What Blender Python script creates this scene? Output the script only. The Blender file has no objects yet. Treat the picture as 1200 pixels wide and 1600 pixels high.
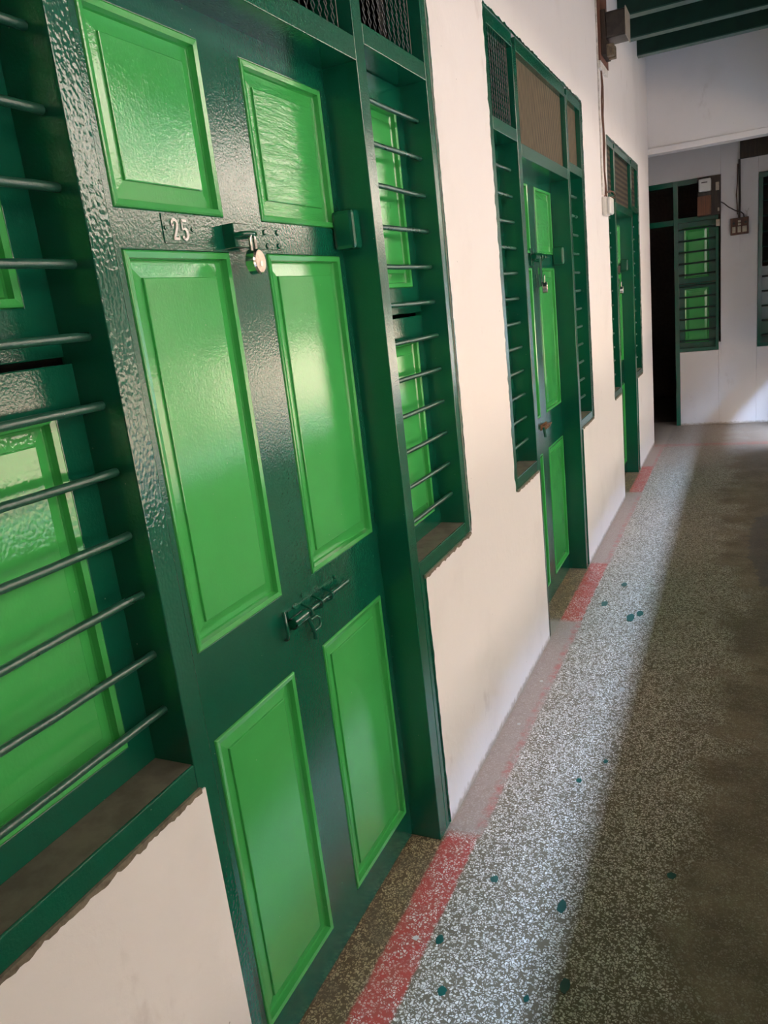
import bpy, bmesh, math, random
from mathutils import Vector, Matrix, noise
random.seed(7)
S = bpy.context.scene
COL = S.collection

# ------------------------------------------------------------------ camera
YAW, PITCH, ROLL, FPX = 0.458122, -0.254485, -0.115363, 1192.43
CAM = Vector((0.76, 0.0, 1.4326))
fw = Vector((-math.sin(YAW)*math.cos(PITCH), math.cos(YAW)*math.cos(PITCH), math.sin(PITCH)))
r0 = Vector((math.cos(YAW), math.sin(YAW), 0)); u0 = r0.cross(fw)
rt = r0*math.cos(ROLL) + u0*math.sin(ROLL); up = -r0*math.sin(ROLL) + u0*math.cos(ROLL)
cd = bpy.data.cameras.new('camera'); cam = bpy.data.objects.new('camera', cd); COL.objects.link(cam)
cd.sensor_fit = 'VERTICAL'; cd.sensor_height = 24.0; cd.lens = FPX*24.0/1600.0
cd.clip_start = 0.02
m = Matrix.Identity(4)
for i in range(3):
    m[i][0] = rt[i]; m[i][1] = up[i]; m[i][2] = -fw[i]; m[i][3] = CAM[i]
cam.matrix_world = m
S.camera = cam

# ------------------------------------------------------------------ sky, sun, exposure
SKY_STRENGTH = 14.5
SUN_STRENGTH = 17.2
EXPOSURE = 0.94
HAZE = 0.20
W = bpy.data.worlds.new('sky'); S.world = W; W.use_nodes = True
wn = W.node_tree.nodes; wl = W.node_tree.links
sky = wn.new('ShaderNodeTexSky'); sky.sky_type = 'NISHITA'; sky.sun_disc = False
sky.sun_elevation = math.radians(58); sky.sun_rotation = math.radians(-90); sky.altitude = 300
sky.air_density = 1.3; sky.dust_density = 0.6; sky.ozone_density = 2.0
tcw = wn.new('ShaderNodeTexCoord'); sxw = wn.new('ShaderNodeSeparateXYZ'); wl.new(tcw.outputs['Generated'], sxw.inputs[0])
sky_mask = wn.new('ShaderNodeMapRange'); sky_mask.interpolation_type = 'SMOOTHSTEP'      # added light-shaping mask: sky bright past the house opposite, dimmed elsewhere
sky_mask.inputs[1].default_value = -0.05; sky_mask.inputs[2].default_value = 0.35; sky_mask.inputs[3].default_value = 0.12; sky_mask.inputs[4].default_value = 1.0
wl.new(sxw.outputs[0], sky_mask.inputs[0])
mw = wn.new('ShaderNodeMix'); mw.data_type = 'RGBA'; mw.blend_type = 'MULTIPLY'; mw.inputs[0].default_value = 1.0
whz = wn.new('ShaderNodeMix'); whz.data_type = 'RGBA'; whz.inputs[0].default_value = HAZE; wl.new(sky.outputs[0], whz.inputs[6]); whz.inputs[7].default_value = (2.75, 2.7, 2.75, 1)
wl.new(whz.outputs[2], mw.inputs[6]); wl.new(sky_mask.outputs[0], mw.inputs[7])
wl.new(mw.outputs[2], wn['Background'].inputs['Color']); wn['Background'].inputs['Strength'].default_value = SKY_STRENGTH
sd = bpy.data.lights.new('sun', 'SUN'); sun = bpy.data.objects.new('sun', sd); COL.objects.link(sun)
sd.energy = SUN_STRENGTH; sd.color = (1.0, 0.90, 0.76); sd.angle = math.radians(0.53)
sun.rotation_euler = Vector((1.0, 0.12, -1.72)).to_track_quat('-Z', 'Y').to_euler()
sun.location = (-4, 0, 9)
# daylight gap between the added roof overhang and the house opposite (a sampling portal only)
pd = bpy.data.lights.new('sky_gap', 'AREA'); pd.shape = 'RECTANGLE'; pd.size = 26; pd.size_y = 4.5
pd.cycles.is_portal = True
port = bpy.data.objects.new('sky_gap', pd); COL.objects.link(port)
port.location = (4.40, 8, 4.72)
S.view_settings.view_transform = 'Standard'; S.view_settings.look = 'None'
S.view_settings.gamma = 1.0; S.view_settings.exposure = EXPOSURE
S.view_settings.use_curve_mapping = False
zdir = Vector((-3.0, 0, 3.13)).normalized()   # portal faces the corridor (its -Z)
ydir = Vector((0, 1, 0)); 
mm = Matrix.Identity(4); xd = ydir; zd = zdir; yd = zd.cross(xd)
for i in range(3):
    mm[i][0] = xd[i]; mm[i][1] = yd[i]; mm[i][2] = zd[i]; mm[i][3] = port.location[i]
port.matrix_world = mm

# ------------------------------------------------------------------ node helper
class NT:
    def __init__(s, name):
        s.m = bpy.data.materials.new(name); s.m.use_nodes = True
        s.t = s.m.node_tree; s.b = s.t.nodes['Principled BSDF']
        s.pos = s.t.nodes.new('ShaderNodeTexCoord').outputs['Object']
    def n(s, typ, **kw):
        o = s.t.nodes.new('ShaderNode'+typ)
        for k, v in kw.items(): setattr(o, k, v)
        return o
    def put(s, sock, v):
        if isinstance(v, bpy.types.NodeSocket): s.t.links.new(v, sock)
        elif isinstance(v, (tuple, list)) and len(v) == 3 and sock.type == 'RGBA': sock.default_value = (*v, 1)
        else: sock.default_value = v
    def math(s, op, a, b=0.0, c=0.0):
        o = s.n('Math', operation=op)
        for i, v in enumerate((a, b, c)):
            if i < len(o.inputs): s.put(o.inputs[i], v)
        return o.outputs[0]
    def step(s, v, a, b):   # smooth ramp 0..1 from a to b
        o = s.n('MapRange', interpolation_type='SMOOTHSTEP')
        for i, x in enumerate((v, a, b, 0.0, 1.0)): s.put(o.inputs[i], x)
        return o.outputs[0]
    def lin(s, v, a, b, c, d):
        o = s.n('MapRange')
        for i, x in enumerate((v, a, b, c, d)): s.put(o.inputs[i], x)
        return o.outputs[0]
    def mul(s, *a):
        r = a[0]
        for x in a[1:]: r = s.math('MULTIPLY', r, x)
        return r
    def scale(s, v, sc):
        o = s.n('Mapping'); s.put(o.inputs['Vector'], v); o.inputs['Scale'].default_value = sc
        return o.outputs[0]
    def noise(s, v, sc, det=3.0, rough=0.5, out='Fac', dist=0.0):
        o = s.n('TexNoise'); s.put(o.inputs['Vector'], v)
        o.inputs['Scale'].default_value = sc; o.inputs['Detail'].default_value = det
        o.inputs['Roughness'].default_value = rough; o.inputs['Distortion'].default_value = dist
        return o.outputs[out if out in o.outputs else 0]
    def voro(s, v, sc, feature='F1', rand=1.0):
        o = s.n('TexVoronoi', feature=feature); s.put(o.inputs['Vector'], v)
        o.inputs['Scale'].default_value = sc; o.inputs['Randomness'].default_value = rand
        return o
    def mix(s, f, a, b):
        o = s.n('Mix', data_type='RGBA'); s.put(o.inputs[0], f); s.put(o.inputs[6], a); s.put(o.inputs[7], b)
        return o.outputs[2]
    def sep(s, v):
        o = s.n('SeparateXYZ'); s.put(o.inputs[0], v); return o.outputs
    def bump(s, h, strength=0.3, dist=0.002, prev=None):
        o = s.n('Bump'); o.inputs['Strength'].default_value = strength; o.inputs['Distance'].default_value = dist
        s.put(o.inputs['Height'], h)
        if prev: s.put(o.inputs['Normal'], prev)
        return o.outputs[0]
    def done(s, col, rough=0.5, metal=0.0, normal=None, spec=0.5, coat=0.0, coat_rough=0.1):
        s.put(s.b.inputs['Base Color'], col); s.put(s.b.inputs['Roughness'], rough); s.put(s.b.inputs['Metallic'], metal)
        s.put(s.b.inputs['Specular IOR Level'], spec); s.put(s.b.inputs['Coat Weight'], coat)
        s.put(s.b.inputs['Coat Roughness'], coat_rough)
        if normal: s.put(s.b.inputs['Normal'], normal)
        return s.m

def enamel(name, base, rough, peel, brush_dir='z', grain=0.0, spec=0.95, dimple_scale=170.0, dimple=0.0, bumpk=0.15):
    k = NT(name); v = k.pos
    sc = (1, 1, 0.05) if brush_dir == 'z' else (1, 0.05, 1)
    br = k.noise(k.scale(v, sc), 330, 3, 0.6)
    wav = k.noise(v, 26, 2, 0.5)
    fine = k.noise(v, 210, 2, 0.55)
    h = k.math('ADD', k.mul(br, 0.55), k.math('ADD', k.mul(wav, 0.7), k.mul(fine, peel)))
    if dimple:
        h = k.math('ADD', k.mul(h, 0.5), k.mul(k.noise(k.scale(v, (1, 1, 0.7)), dimple_scale, 0.5), dimple))
    if grain:
        g = k.noise(k.scale(v, (1, 0.16, 1)), 95, 4, 0.6, dist=0.6)
        h = k.math('ADD', h, k.mul(g, grain))
    nrm = k.bump(h, bumpk, 0.0016)
    tone = k.lin(k.noise(v, 5.5, 4, 0.6), 0.3, 0.7, 0.95, 1.05)
    mixc = k.n('Mix', data_type='RGBA', blend_type='MULTIPLY'); mixc.inputs[0].default_value = 1.0
    k.put(mixc.inputs[6], base); k.put(mixc.inputs[7], k.n('CombineColor').outputs[0])
    cc = [n for n in k.t.nodes if n.type == 'COMBINE_COLOR'][0]
    for i in range(3): k.put(cc.inputs[i], tone)
    sp = k.voro(v, 38).outputs['Distance']            # sparse dust specks
    spk = k.mul(k.math('LESS_THAN', sp, 0.035), k.math('GREATER_THAN', k.noise(v, 9, 2), 0.5))
    col = k.mix(k.mul(spk, 0.55), mixc.outputs[2], (0.45, 0.5, 0.38))
    return k.done(col, k.lin(k.noise(v, 14, 3), 0.3, 0.7, rough*0.8, rough*1.25), 0, nrm, spec)

DARK = (0.0042, 0.097, 0.053); LIGHT = (0.055, 0.40, 0.090)
M = {}
M['dark'] = enamel('dark_green_enamel', DARK, 0.10, 2.0, bumpk=0.12)
M['dark_rail'] = enamel('dark_green_enamel_across', DARK, 0.10, 2.4, 'y', bumpk=0.15)
M['dimple'] = enamel('dark_green_enamel_dimpled', DARK, 0.10, 0.4, dimple=1.25, dimple_scale=200, bumpk=0.34)
M['light'] = enamel('light_green_enamel', LIGHT, 0.085, 0.9)
M['light_dimple'] = enamel('light_green_enamel_dimpled', LIGHT, 0.085, 0.4, dimple=0.5, dimple_scale=230, bumpk=0.30)
M['light_grain'] = enamel('light_green_enamel_over_grain', LIGHT, 0.085, 0.3, 'y', grain=3.2, bumpk=0.34)
M['bar'] = enamel('green_bar_enamel', (0.014, 0.082, 0.052), 0.32, 3.0)

def wall_mat(name, base, seed=0.0, drips=0.0):
    k = NT(name); v = k.pos
    a = k.noise(v, 2.2, 5, 0.6); b = k.noise(v, 40, 4, 0.6)
    col = k.mix(k.step(a, 0.5, 0.75), base, tuple(c*f for c, f in zip(base, (0.93, 0.925, 0.92))))
    sm = k.mul(k.step(k.noise(k.scale(v, (1, 1, 0.5)), 5.5, 5, 0.65), 0.63, 0.74), 0.35)
    col = k.mix(sm, col, (0.50, 0.44, 0.40))
    z = k.sep(v)[2]
    dirt = k.mul(k.math('SUBTRACT', 1.0, k.step(k.math('ADD', z, k.mul(k.math('SUBTRACT', b, 0.5), 0.05)), 0.004, 0.03)), 0.8)
    col = k.mix(dirt, col, (0.36, 0.29, 0.21))
    sp = k.voro(v, 16).outputs['Distance']
    col = k.mix(k.mul(k.math('LESS_THAN', sp, 0.03), k.math('GREATER_THAN', k.noise(v, 6, 2), 0.52), 0.6), col, (0.2, 0.17, 0.15))
    nrm = k.bump(k.math('ADD', k.mul(a, 2.5), k.mul(b, 0.35)), 0.35, 0.006)
    return k.done(col, 0.72, 0, nrm, 0.3)
M['wall'] = wall_mat('white_limewash', (0.80, 0.765, 0.735))
M['wall_end'] = wall_mat('white_limewash_end', (0.76, 0.73, 0.71))
M['facade'] = wall_mat('cream_facade', (0.54, 0.425, 0.330))

def plain(name, col, rough=0.5, metal=0.0, nscale=30, namp=0.25, bump=0.15, spec=0.5):
    k = NT(name); v = k.pos
    f = k.noise(v, nscale, 4, 0.6)
    c = k.mix(k.step(f, 0.35, 0.7), col, tuple(x*(1-namp) for x in col))
    return k.done(c, rough, metal, k.bump(f, bump, 0.002), spec)
M['cement'] = plain('dusty_cement', (0.135, 0.126, 0.088), 0.9, 0, 22, 0.35, 0.4)
M['bedding'] = plain('raw_cement_edge', (0.20, 0.17, 0.12), 0.95, 0, 60, 0.5, 0.8)
M['black'] = plain('dark_room', (0.16, 0.125, 0.10), 0.9)
M['roomwall'] = plain('painted_shade_wall', (0.10, 0.09, 0.075), 0.9)  # dark base colour stands in for shade in rooms and veranda
M['mesh'] = plain('galvanised_mesh', (0.16, 0.16, 0.15), 0.45, 0.6)
M['steel'] = plain('polished_steel', (0.72, 0.68, 0.62), 0.18, 1.0, 40, 0.15, 0.05)
M['brass'] = plain('worn_brass_face', (0.66, 0.54, 0.45), 0.34, 1.0, 60, 0.35, 0.2)
M['copper'] = plain('copper_face', (0.62, 0.30, 0.20), 0.3, 1.0, 60, 0.35, 0.2)
M['rust'] = plain('rusted_iron', (0.28, 0.12, 0.05), 0.8, 0.2, 60, 0.5, 0.5)
M['white'] = plain('white_number_paint', (0.85, 0.82, 0.76), 0.45, 0, 60, 0.08)
M['plastic'] = plain('white_plastic', (0.72, 0.70, 0.65), 0.4, 0, 20, 0.08, 0.05)
M['meter'] = plain('grey_meter_case', (0.33, 0.29, 0.23), 0.35, 0, 20, 0.15, 0.05)
M['bakelite'] = plain('old_dark_bakelite', (0.045, 0.034, 0.026), 0.35, 0, 30, 0.5, 0.3)
M['cream'] = plain('cream_switch_plastic', (0.55, 0.47, 0.34), 0.4, 0, 30, 0.2, 0.1)
M['fuse'] = plain('soiled_porcelain', (0.17, 0.13, 0.08), 0.5, 0, 60, 0.5, 0.3)
M['cable'] = plain('brown_cable', (0.13, 0.055, 0.03), 0.6)
M['cable_dark'] = plain('dark_cable', (0.05, 0.032, 0.022), 0.6)
M['conduit'] = plain('painted_conduit', (0.72, 0.67, 0.60), 0.6, 0, 40, 0.35, 0.3)
M['splat'] = plain('dried_green_paint', (0.006, 0.10, 0.075), 0.4)
M['splat_white'] = plain('dried_white_paint', (0.6, 0.57, 0.5), 0.6)
M['beam'] = plain('dark_green_beam_paint', (0.006, 0.040, 0.022), 0.5, 0, 12, 0.3, 0.2)
M['sheet'] = plain('galvanised_sheet', (0.10, 0.10, 0.10), 0.6, 0, 8, 0.3, 0.1)
def wood(name, a, b, axis=(1, 1, 0.08)):
    k = NT(name); v = k.pos
    g = k.noise(k.scale(v, axis), 60, 5, 0.65, dist=0.4)
    return k.done(k.mix(k.step(g, 0.35, 0.68), a, b), 0.6, 0, k.bump(g, 0.3, 0.002))
M['wood'] = wood('brown_wood', (0.22, 0.085, 0.035), (0.12, 0.045, 0.02))
M['wood_dark'] = wood('dark_brown_wood', (0.06, 0.038, 0.022), (0.028, 0.018, 0.012))
M['wood_board'] = wood('reddish_board', (0.20, 0.085, 0.05), (0.11, 0.045, 0.028))
M['switchwood'] = wood('switchboard_wood', (0.13, 0.05, 0.025), (0.07, 0.028, 0.016))
def blind_mat(name, horizontal, tone=1.0):
    k = NT(name); v = k.pos
    c = k.sep(v)[2 if horizontal else 1]
    w = k.math('SINE', k.math('MULTIPLY', c, 190.0 if horizontal else 340.0))
    n1 = k.noise(k.scale(v, (1, 1, 0.1) if not horizontal else (1, 0.1, 1)), 90, 4, 0.6)
    f = k.math('ADD', k.mul(w, 0.30), n1)
    col = k.mix(k.step(f, 0.28, 0.74), (0.016*tone, 0.012*tone, 0.006*tone), (0.165*tone, 0.125*tone, 0.064*tone))
    return k.done(col, 0.8, 0, k.bump(f, 0.5, 0.002))
M['blind'] = blind_mat('woven_reed_blind', False)
M['louver'] = blind_mat('slatted_reed_blind', True, 0.42)

# floor: terrazzo with a worn cement film, a red painted line and a damp stain
def floor_mat():
    k = NT('terrazzo'); v = k.pos
    X, Y, Z = k.sep(v)
    vd = k.noise(v, 55, 2, 0.5, 'Color')
    vv = k.n('Mix', data_type='VECTOR'); vv.inputs[0].default_value = 0.012
    k.put(vv.inputs[4], v); k.put(vv.inputs[5], vd); vw = vv.outputs[1]
    c1 = k.voro(vw, 150); d1 = k.voro(vw, 150, 'DISTANCE_TO_EDGE').outputs['Distance']
    rnd = k.sep(c1.outputs['Color'])
    chip = k.mul(k.step(d1, 0.10, 0.21), k.math('GREATER_THAN', rnd[0], 0.30))
    c2 = k.voro(vw, 230); d2 = k.voro(vw, 230, 'DISTANCE_TO_EDGE').outputs['Distance']
    chip2 = k.mul(k.step(d2, 0.06, 0.16), k.math('GREATER_THAN', k.sep(c2.outputs['Color'])[0], 0.72))
    chipc = k.mix(rnd[1], (0.92, 0.86, 0.76), (0.64, 0.56, 0.45))
    mat = k.mix(k.noise(v, 9, 4, 0.6), (0.115, 0.084, 0.048), (0.24, 0.182, 0.112))
    terr = k.mix(k.math('MAXIMUM', chip, k.mul(chip2, 0.8)), mat, chipc)
    # brown doorway strips with the doorway shade painted in, and general wear
    wear = k.noise(v, 3.2, 5, 0.62)
    terr = k.mix(k.mul(k.step(wear, 0.55, 0.8), 0.28), terr, (0.20, 0.16, 0.115))
    thr = k.math('SUBTRACT', 1.0, k.step(X, -0.005, 0.02))
    tin = k.n('Mix', data_type='RGBA', blend_type='MULTIPLY'); k.put(tin.inputs[0], thr); k.put(tin.inputs[6], terr); k.put(tin.inputs[7], (0.62, 0.50, 0.30))
    terr = k.mix(k.mul(thr, k.lin(k.noise(v, 12, 4, 0.6), 0.35, 0.65, 0.0, 0.7)), tin.outputs[2], (0.12, 0.088, 0.048))
    # cement film: grows away from the wall
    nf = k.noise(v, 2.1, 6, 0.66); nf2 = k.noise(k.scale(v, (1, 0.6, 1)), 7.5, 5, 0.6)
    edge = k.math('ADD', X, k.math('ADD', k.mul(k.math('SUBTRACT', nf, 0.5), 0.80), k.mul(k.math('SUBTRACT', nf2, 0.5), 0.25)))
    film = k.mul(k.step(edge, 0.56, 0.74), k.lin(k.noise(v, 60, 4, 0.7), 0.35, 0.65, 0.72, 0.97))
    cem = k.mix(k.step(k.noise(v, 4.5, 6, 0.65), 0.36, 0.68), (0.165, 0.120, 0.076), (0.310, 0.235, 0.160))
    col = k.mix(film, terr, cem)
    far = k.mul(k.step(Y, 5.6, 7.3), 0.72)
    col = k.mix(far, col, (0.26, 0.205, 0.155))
    # strip along the foot of the wall between the doorways: smeared cement
    def band(a, b, s=0.03):
        return k.mul(k.step(Y, a-s, a+s), k.math('SUBTRACT', 1.0, k.step(Y, b-s, b+s)))
    door = k.math('MAXIMUM', k.math('MAXIMUM', band(0.86, 1.70), band(3.20, 3.98)), band(5.50, 6.32))
    wob = k.mul(k.math('SUBTRACT', k.noise(v, 14, 4, 0.6), 0.5), 0.022)
    Xw = k.math('ADD', X, wob)
    foot = k.mul(k.math('SUBTRACT', 1.0, k.step(Xw, 0.085, 0.12)), k.math('SUBTRACT', 1.0, door))
    col = k.mix(k.mul(foot, k.lin(k.noise(v, 30, 4, 0.65), 0.3, 0.7, 0.72, 0.98)), col, (0.375, 0.31, 0.245))
    # red line
    inred = k.mul(k.step(Xw, 0.000, 0.010), k.math('SUBTRACT', 1.0, k.step(Xw, 0.090, 0.100)))
    blot = k.noise(v, 26, 4, 0.65)
    thin = k.mul(k.step(Xw, 0.062, 0.085), k.math('SUBTRACT', 1.0, k.step(Xw, 0.096, 0.106)))
    red = k.math('MAXIMUM', k.mul(inred, door, k.lin(blot, 0.35, 0.62, 0.66, 1.0), k.math('SUBTRACT', 1.0, k.mul(k.math('MAXIMUM', chip, 0.0), k.lin(k.noise(v, 10, 3), 0.35, 0.6, 0.15, 0.8)))),
                 k.math('MAXIMUM', k.mul(thin, k.math('SUBTRACT', 1.0, door), k.lin(blot, 0.42, 0.66, 0.10, 0.62)),
                        k.mul(inred, k.math('SUBTRACT', 1.0, door), 0.09)))
    red = k.mul(red, k.math('SUBTRACT', 1.0, k.step(Y, 7.10, 7.16)))
    cross = k.mul(k.step(Y, 7.08, 7.12), k.math('SUBTRACT', 1.0, k.step(Y, 7.19, 7.24)), k.lin(blot, 0.4, 0.65, 0.1, 0.55), k.step(X, 0.0, 0.03))
    col = k.mix(k.math('MAXIMUM', red, cross), col, (0.48, 0.062, 0.042))
    # damp stain
    dx = k.math('SUBTRACT', X, 0.89); dy = k.mul(k.math('SUBTRACT', Y, 4.35), 0.17)
    dd = k.math('ADD', k.math('SQRT', k.math('ADD', k.mul(dx, dx), k.mul(dy, dy))), k.mul(k.math('SUBTRACT', k.noise(v, 9, 5, 0.65), 0.5), 0.11))
    damp = k.math('SUBTRACT', 1.0, k.step(dd, 0.105, 0.118))
    col = k.mix(k.mul(damp, 0.55), col, (0.055, 0.045, 0.04))
    # pale plaster patches
    pv = k.voro(k.scale(v, (1, 0.8, 1)), 5.2)
    pn = k.math('ADD', pv.outputs['Distance'], k.mul(k.math('SUBTRACT', k.noise(v, 22, 4, 0.6), 0.5), 0.22))
    pale = k.mul(k.math('SUBTRACT', 1.0, k.step(pn, 0.16, 0.22)), k.math('GREATER_THAN', k.sep(pv.outputs['Color'])[0], 0.62), k.step(X, 0.5, 0.58))
    col = k.mix(k.mul(pale, 0.42), col, (0.36, 0.31, 0.25))
    nrm = k.bump(k.math('ADD', k.mul(chip, 0.4), k.math('ADD', k.noise(v, 90, 3), k.mul(nf, 3.0))), 0.15, 0.002)
    rough = k.math('ADD', k.lin(film, 0, 1, 0.46, 0.62), k.mul(damp, -0.2))
    return k.done(col, rough, 0, nrm, 0.4)
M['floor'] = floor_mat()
M['ground'] = plain('courtyard_paving', (0.12, 0.108, 0.092), 0.85, 0, 6, 0.3, 0.2)

# ------------------------------------------------------------------ mesh helper
class MB:
    def __init__(s): s.v = []; s.f = []
    def add(s, vs, fs):
        o = len(s.v); s.v += [tuple(p) for p in vs]; s.f += [tuple(i+o for i in f) for f in fs]; return s
    def box(s, x0, x1, y0, y1, z0, z1):
        vs = [(x, y, z) for x in (x0, x1) for y in (y0, y1) for z in (z0, z1)]
        return s.add(vs, [(0, 1, 3, 2), (4, 6, 7, 5), (0, 4, 5, 1), (2, 3, 7, 6), (0, 2, 6, 4), (1, 5, 7, 3)])
    def tube(s, pts, r, n=10, caps=True):
        pts = [Vector(p) for p in pts]; rings = []; side = None
        for i, p in enumerate(pts):
            a = pts[max(i-1, 0)]; b = pts[min(i+1, len(pts)-1)]; t = (b-a).normalized()
            if side is None:
                side = t.cross(Vector((0, 0, 1)) if abs(t.z) < 0.9 else Vector((1, 0, 0))).normalized()
            else: side = (side - t*side.dot(t)).normalized()
            w = t.cross(side); rr = r[i] if isinstance(r, (list, tuple)) else r
            rings.append([p + (side*math.cos(2*math.pi*j/n) + w*math.sin(2*math.pi*j/n))*rr for j in range(n)])
        vs = [q for R in rings for q in R]; fs = []
        for i in range(len(rings)-1):
            for j in range(n):
                fs.append((i*n+j, i*n+(j+1) % n, (i+1)*n+(j+1) % n, (i+1)*n+j))
        if caps: fs += [tuple(range(n-1, -1, -1)), tuple((len(rings)-1)*n+j for j in range(n))]
        return s.add(vs, fs)
    def disc(s, c, axis, r, h, n=28, chamfer=0.0):      # a short cylinder along axis
        c = Vector(c); a = Vector(axis).normalized()
        if chamfer:
            return s.tube([c - a*h/2, c - a*(h/2-chamfer), c + a*(h/2-chamfer), c + a*h/2], [r-chamfer, r, r, r-chamfer], n)
        return s.tube([c - a*h/2, c + a*h/2], r, n)
    def rings(s, R, close_last=True):                   # nested quads -> raised panel
        vs = [q for r in R for q in r]; fs = []
        n = len(R[0])
        for i in range(len(R)-1):
            for j in range(n): fs.append((i*n+j, i*n+(j+1) % n, (i+1)*n+(j+1) % n, (i+1)*n+j))
        if close_last: fs.append(tuple((len(R)-1)*n+j for j in range(n)))
        return s.add(vs, fs)
    def poly(s, pts, d):                                # extruded outline; d = extrusion vector
        n = len(pts); d = Vector(d); a = [Vector(p) for p in pts]; b = [p+d for p in a]
        return s.add(a+b, [tuple(range(n-1, -1, -1)), tuple(range(n, 2*n))] + [(i, (i+1) % n, n+(i+1) % n, n+i) for i in range(n)])
    def build(s, name, mat, parent=None, org=(0, 0, 0), bevel=0.0, smooth=False, kind=None):
        me = bpy.data.meshes.new(name); o0 = Vector(org)
        me.from_pydata([Vector(p)-o0 for p in s.v], [], s.f)
        bm = bmesh.new(); bm.from_mesh(me); bmesh.ops.recalc_face_normals(bm, faces=bm.faces); bm.to_mesh(me); bm.free()
        me.materials.append(M[mat]); o = bpy.data.objects.new(name, me); COL.objects.link(o)
        if parent is not None: o.parent = parent
        else: o.location = o0
        if bevel:
            b = o.modifiers.new('bevel', 'BEVEL'); b.width = bevel; b.segments = 2; b.limit_method = 'ANGLE'; b.angle_limit = 0.6
        if smooth:
            for p in me.polygons: p.use_smooth = True
            try: me.set_sharp_from_angle(angle=math.radians(42))
            except Exception: pass
        if kind: o['kind'] = kind
        return o
def tag(o, label, cat, group=None, kind=None):
    o['label'] = label; o['category'] = cat
    if group: o['group'] = group
    if kind: o['kind'] = kind
    return o
def empty(name, loc, label, cat, group=None, kind=None):
    o = bpy.data.objects.new(name, None); o.location = loc; o.empty_display_size = 0.05; COL.objects.link(o)
    return tag(o, label, cat, group, kind)
def ragged(mb, p0, p1, nrm, w, jit, th, step=0.012, seed=0):
    """a paint run-over strip from p0 to p1, ragged on the side towards nrm (all in the wall plane), th thick in x"""
    p0 = Vector(p0); p1 = Vector(p1); nrm = Vector(nrm); L = (p1-p0).length; n = max(2, int(L/step))
    A = []; B = []
    for i in range(n+1):
        q = p0.lerp(p1, i/n); k = noise.noise(Vector((seed*7.3, i*0.31, 0)))*0.6 + noise.noise(Vector((seed*3.1, i*1.3, 5)))*0.5
        A.append(q); B.append(q + nrm*max(0.0008, w + jit*k))
    vs = []
    for a, b in zip(A, B): vs += [a, b, b+Vector((th, 0, 0)), a+Vector((th, 0, 0))]
    fs = [(0, 1, 2, 3)]
    for i in range(n):
        o = i*4
        for j in range(4): fs.append((o+j, o+(j+1) % 4, o+4+(j+1) % 4, o+4+j))
    fs.append((n*4+3, n*4+2, n*4+1, n*4))
    mb.add(vs, fs)

# ------------------------------------------------------------------ the setting
PX = 0.003      # plaster face of the left wall
YC, YE = 7.254, 8.157
# units: outer left, mullion, door, mullion, outer right, vertical scale
UN = [dict(oL=0.375, a0=0.787, a1=0.830, b0=1.660, b1=1.708, oR=2.118, leg=1.735, zs=1.0, top=2.335, jw=0.038),
      dict(oL=2.640, a0=2.985, a1=3.035, b0=3.885, b1=3.930, oR=4.275, leg=3.945, zs=0.987, top=2.330, jw=0.040),
      dict(oL=5.035, a0=5.330, a1=5.375, b0=6.120, b1=6.180, oR=6.530, leg=6.200, zs=0.968, top=2.288, jw=0.036)]
def zz(u, z): return z*u['zs']
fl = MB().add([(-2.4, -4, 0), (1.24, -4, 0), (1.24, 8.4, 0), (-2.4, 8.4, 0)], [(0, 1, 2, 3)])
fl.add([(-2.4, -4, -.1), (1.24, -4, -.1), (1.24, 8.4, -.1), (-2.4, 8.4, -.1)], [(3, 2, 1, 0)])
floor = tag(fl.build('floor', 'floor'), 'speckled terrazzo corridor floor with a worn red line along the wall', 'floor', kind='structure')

def gridbox(mb, x0, x1, y0, y1, z0, z1): mb.box(x0, x1, y0, y1, z0, z1)
wl_ = MB(); BK = -0.13
ys = [-4.0] + [q for u in UN for q in (u['oL'], u['oR'])] + [YC]
for a, b in zip(ys[0::2], ys[1::2]): wl_.box(BK, PX, a, b, 0, 3.35)
for u in UN:
    wl_.box(BK, PX, u['oL'], u['oR'], u['top'], 3.35)
    sb = zz(u, 0.752)
    wl_.box(BK, PX, u['oL'], u['a0']+0.012, 0, sb)
    wl_.box(BK, PX, u['leg'], u['oR'], 0, sb)
wall_left = tag(wl_.build('wall_left', 'wall'), 'white plastered corridor wall holding the green doors', 'wall', kind='structure')
# closed rooms behind the doors
tag(MB().box(-2.5, -2.4, -4, 8.3, 0, 3.35).build('wall_back', 'roomwall'), 'back wall of the rooms behind the doors, shade painted into its colour', 'wall', kind='structure')
tag(MB().box(-2.4, 1.24, -4.1, -4, 0, 3.35).build('wall_near', 'roomwall'), 'wall closing the corridor behind the camera, shade painted into its colour', 'wall', kind='structure')
tag(MB().box(-2.4, -0.13, 7.18, YC, 0, 3.35).build('wall_passage', 'wall'), 'white return wall where the corridor turns', 'wall', kind='structure')
# lintel panel across the corridor at the corner, with a thicker lip below
tag(MB().box(-0.13, 1.5, YC, YC+0.12, 2.49, 3.20).box(-0.13, 1.5, YC-0.012, YC+0.135, 2.444, 2.492).build('wall_lintel', 'wall_end', bevel=0.004),
    'white panel over the corridor end with a thicker lower lip', 'wall', kind='structure')
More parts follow.
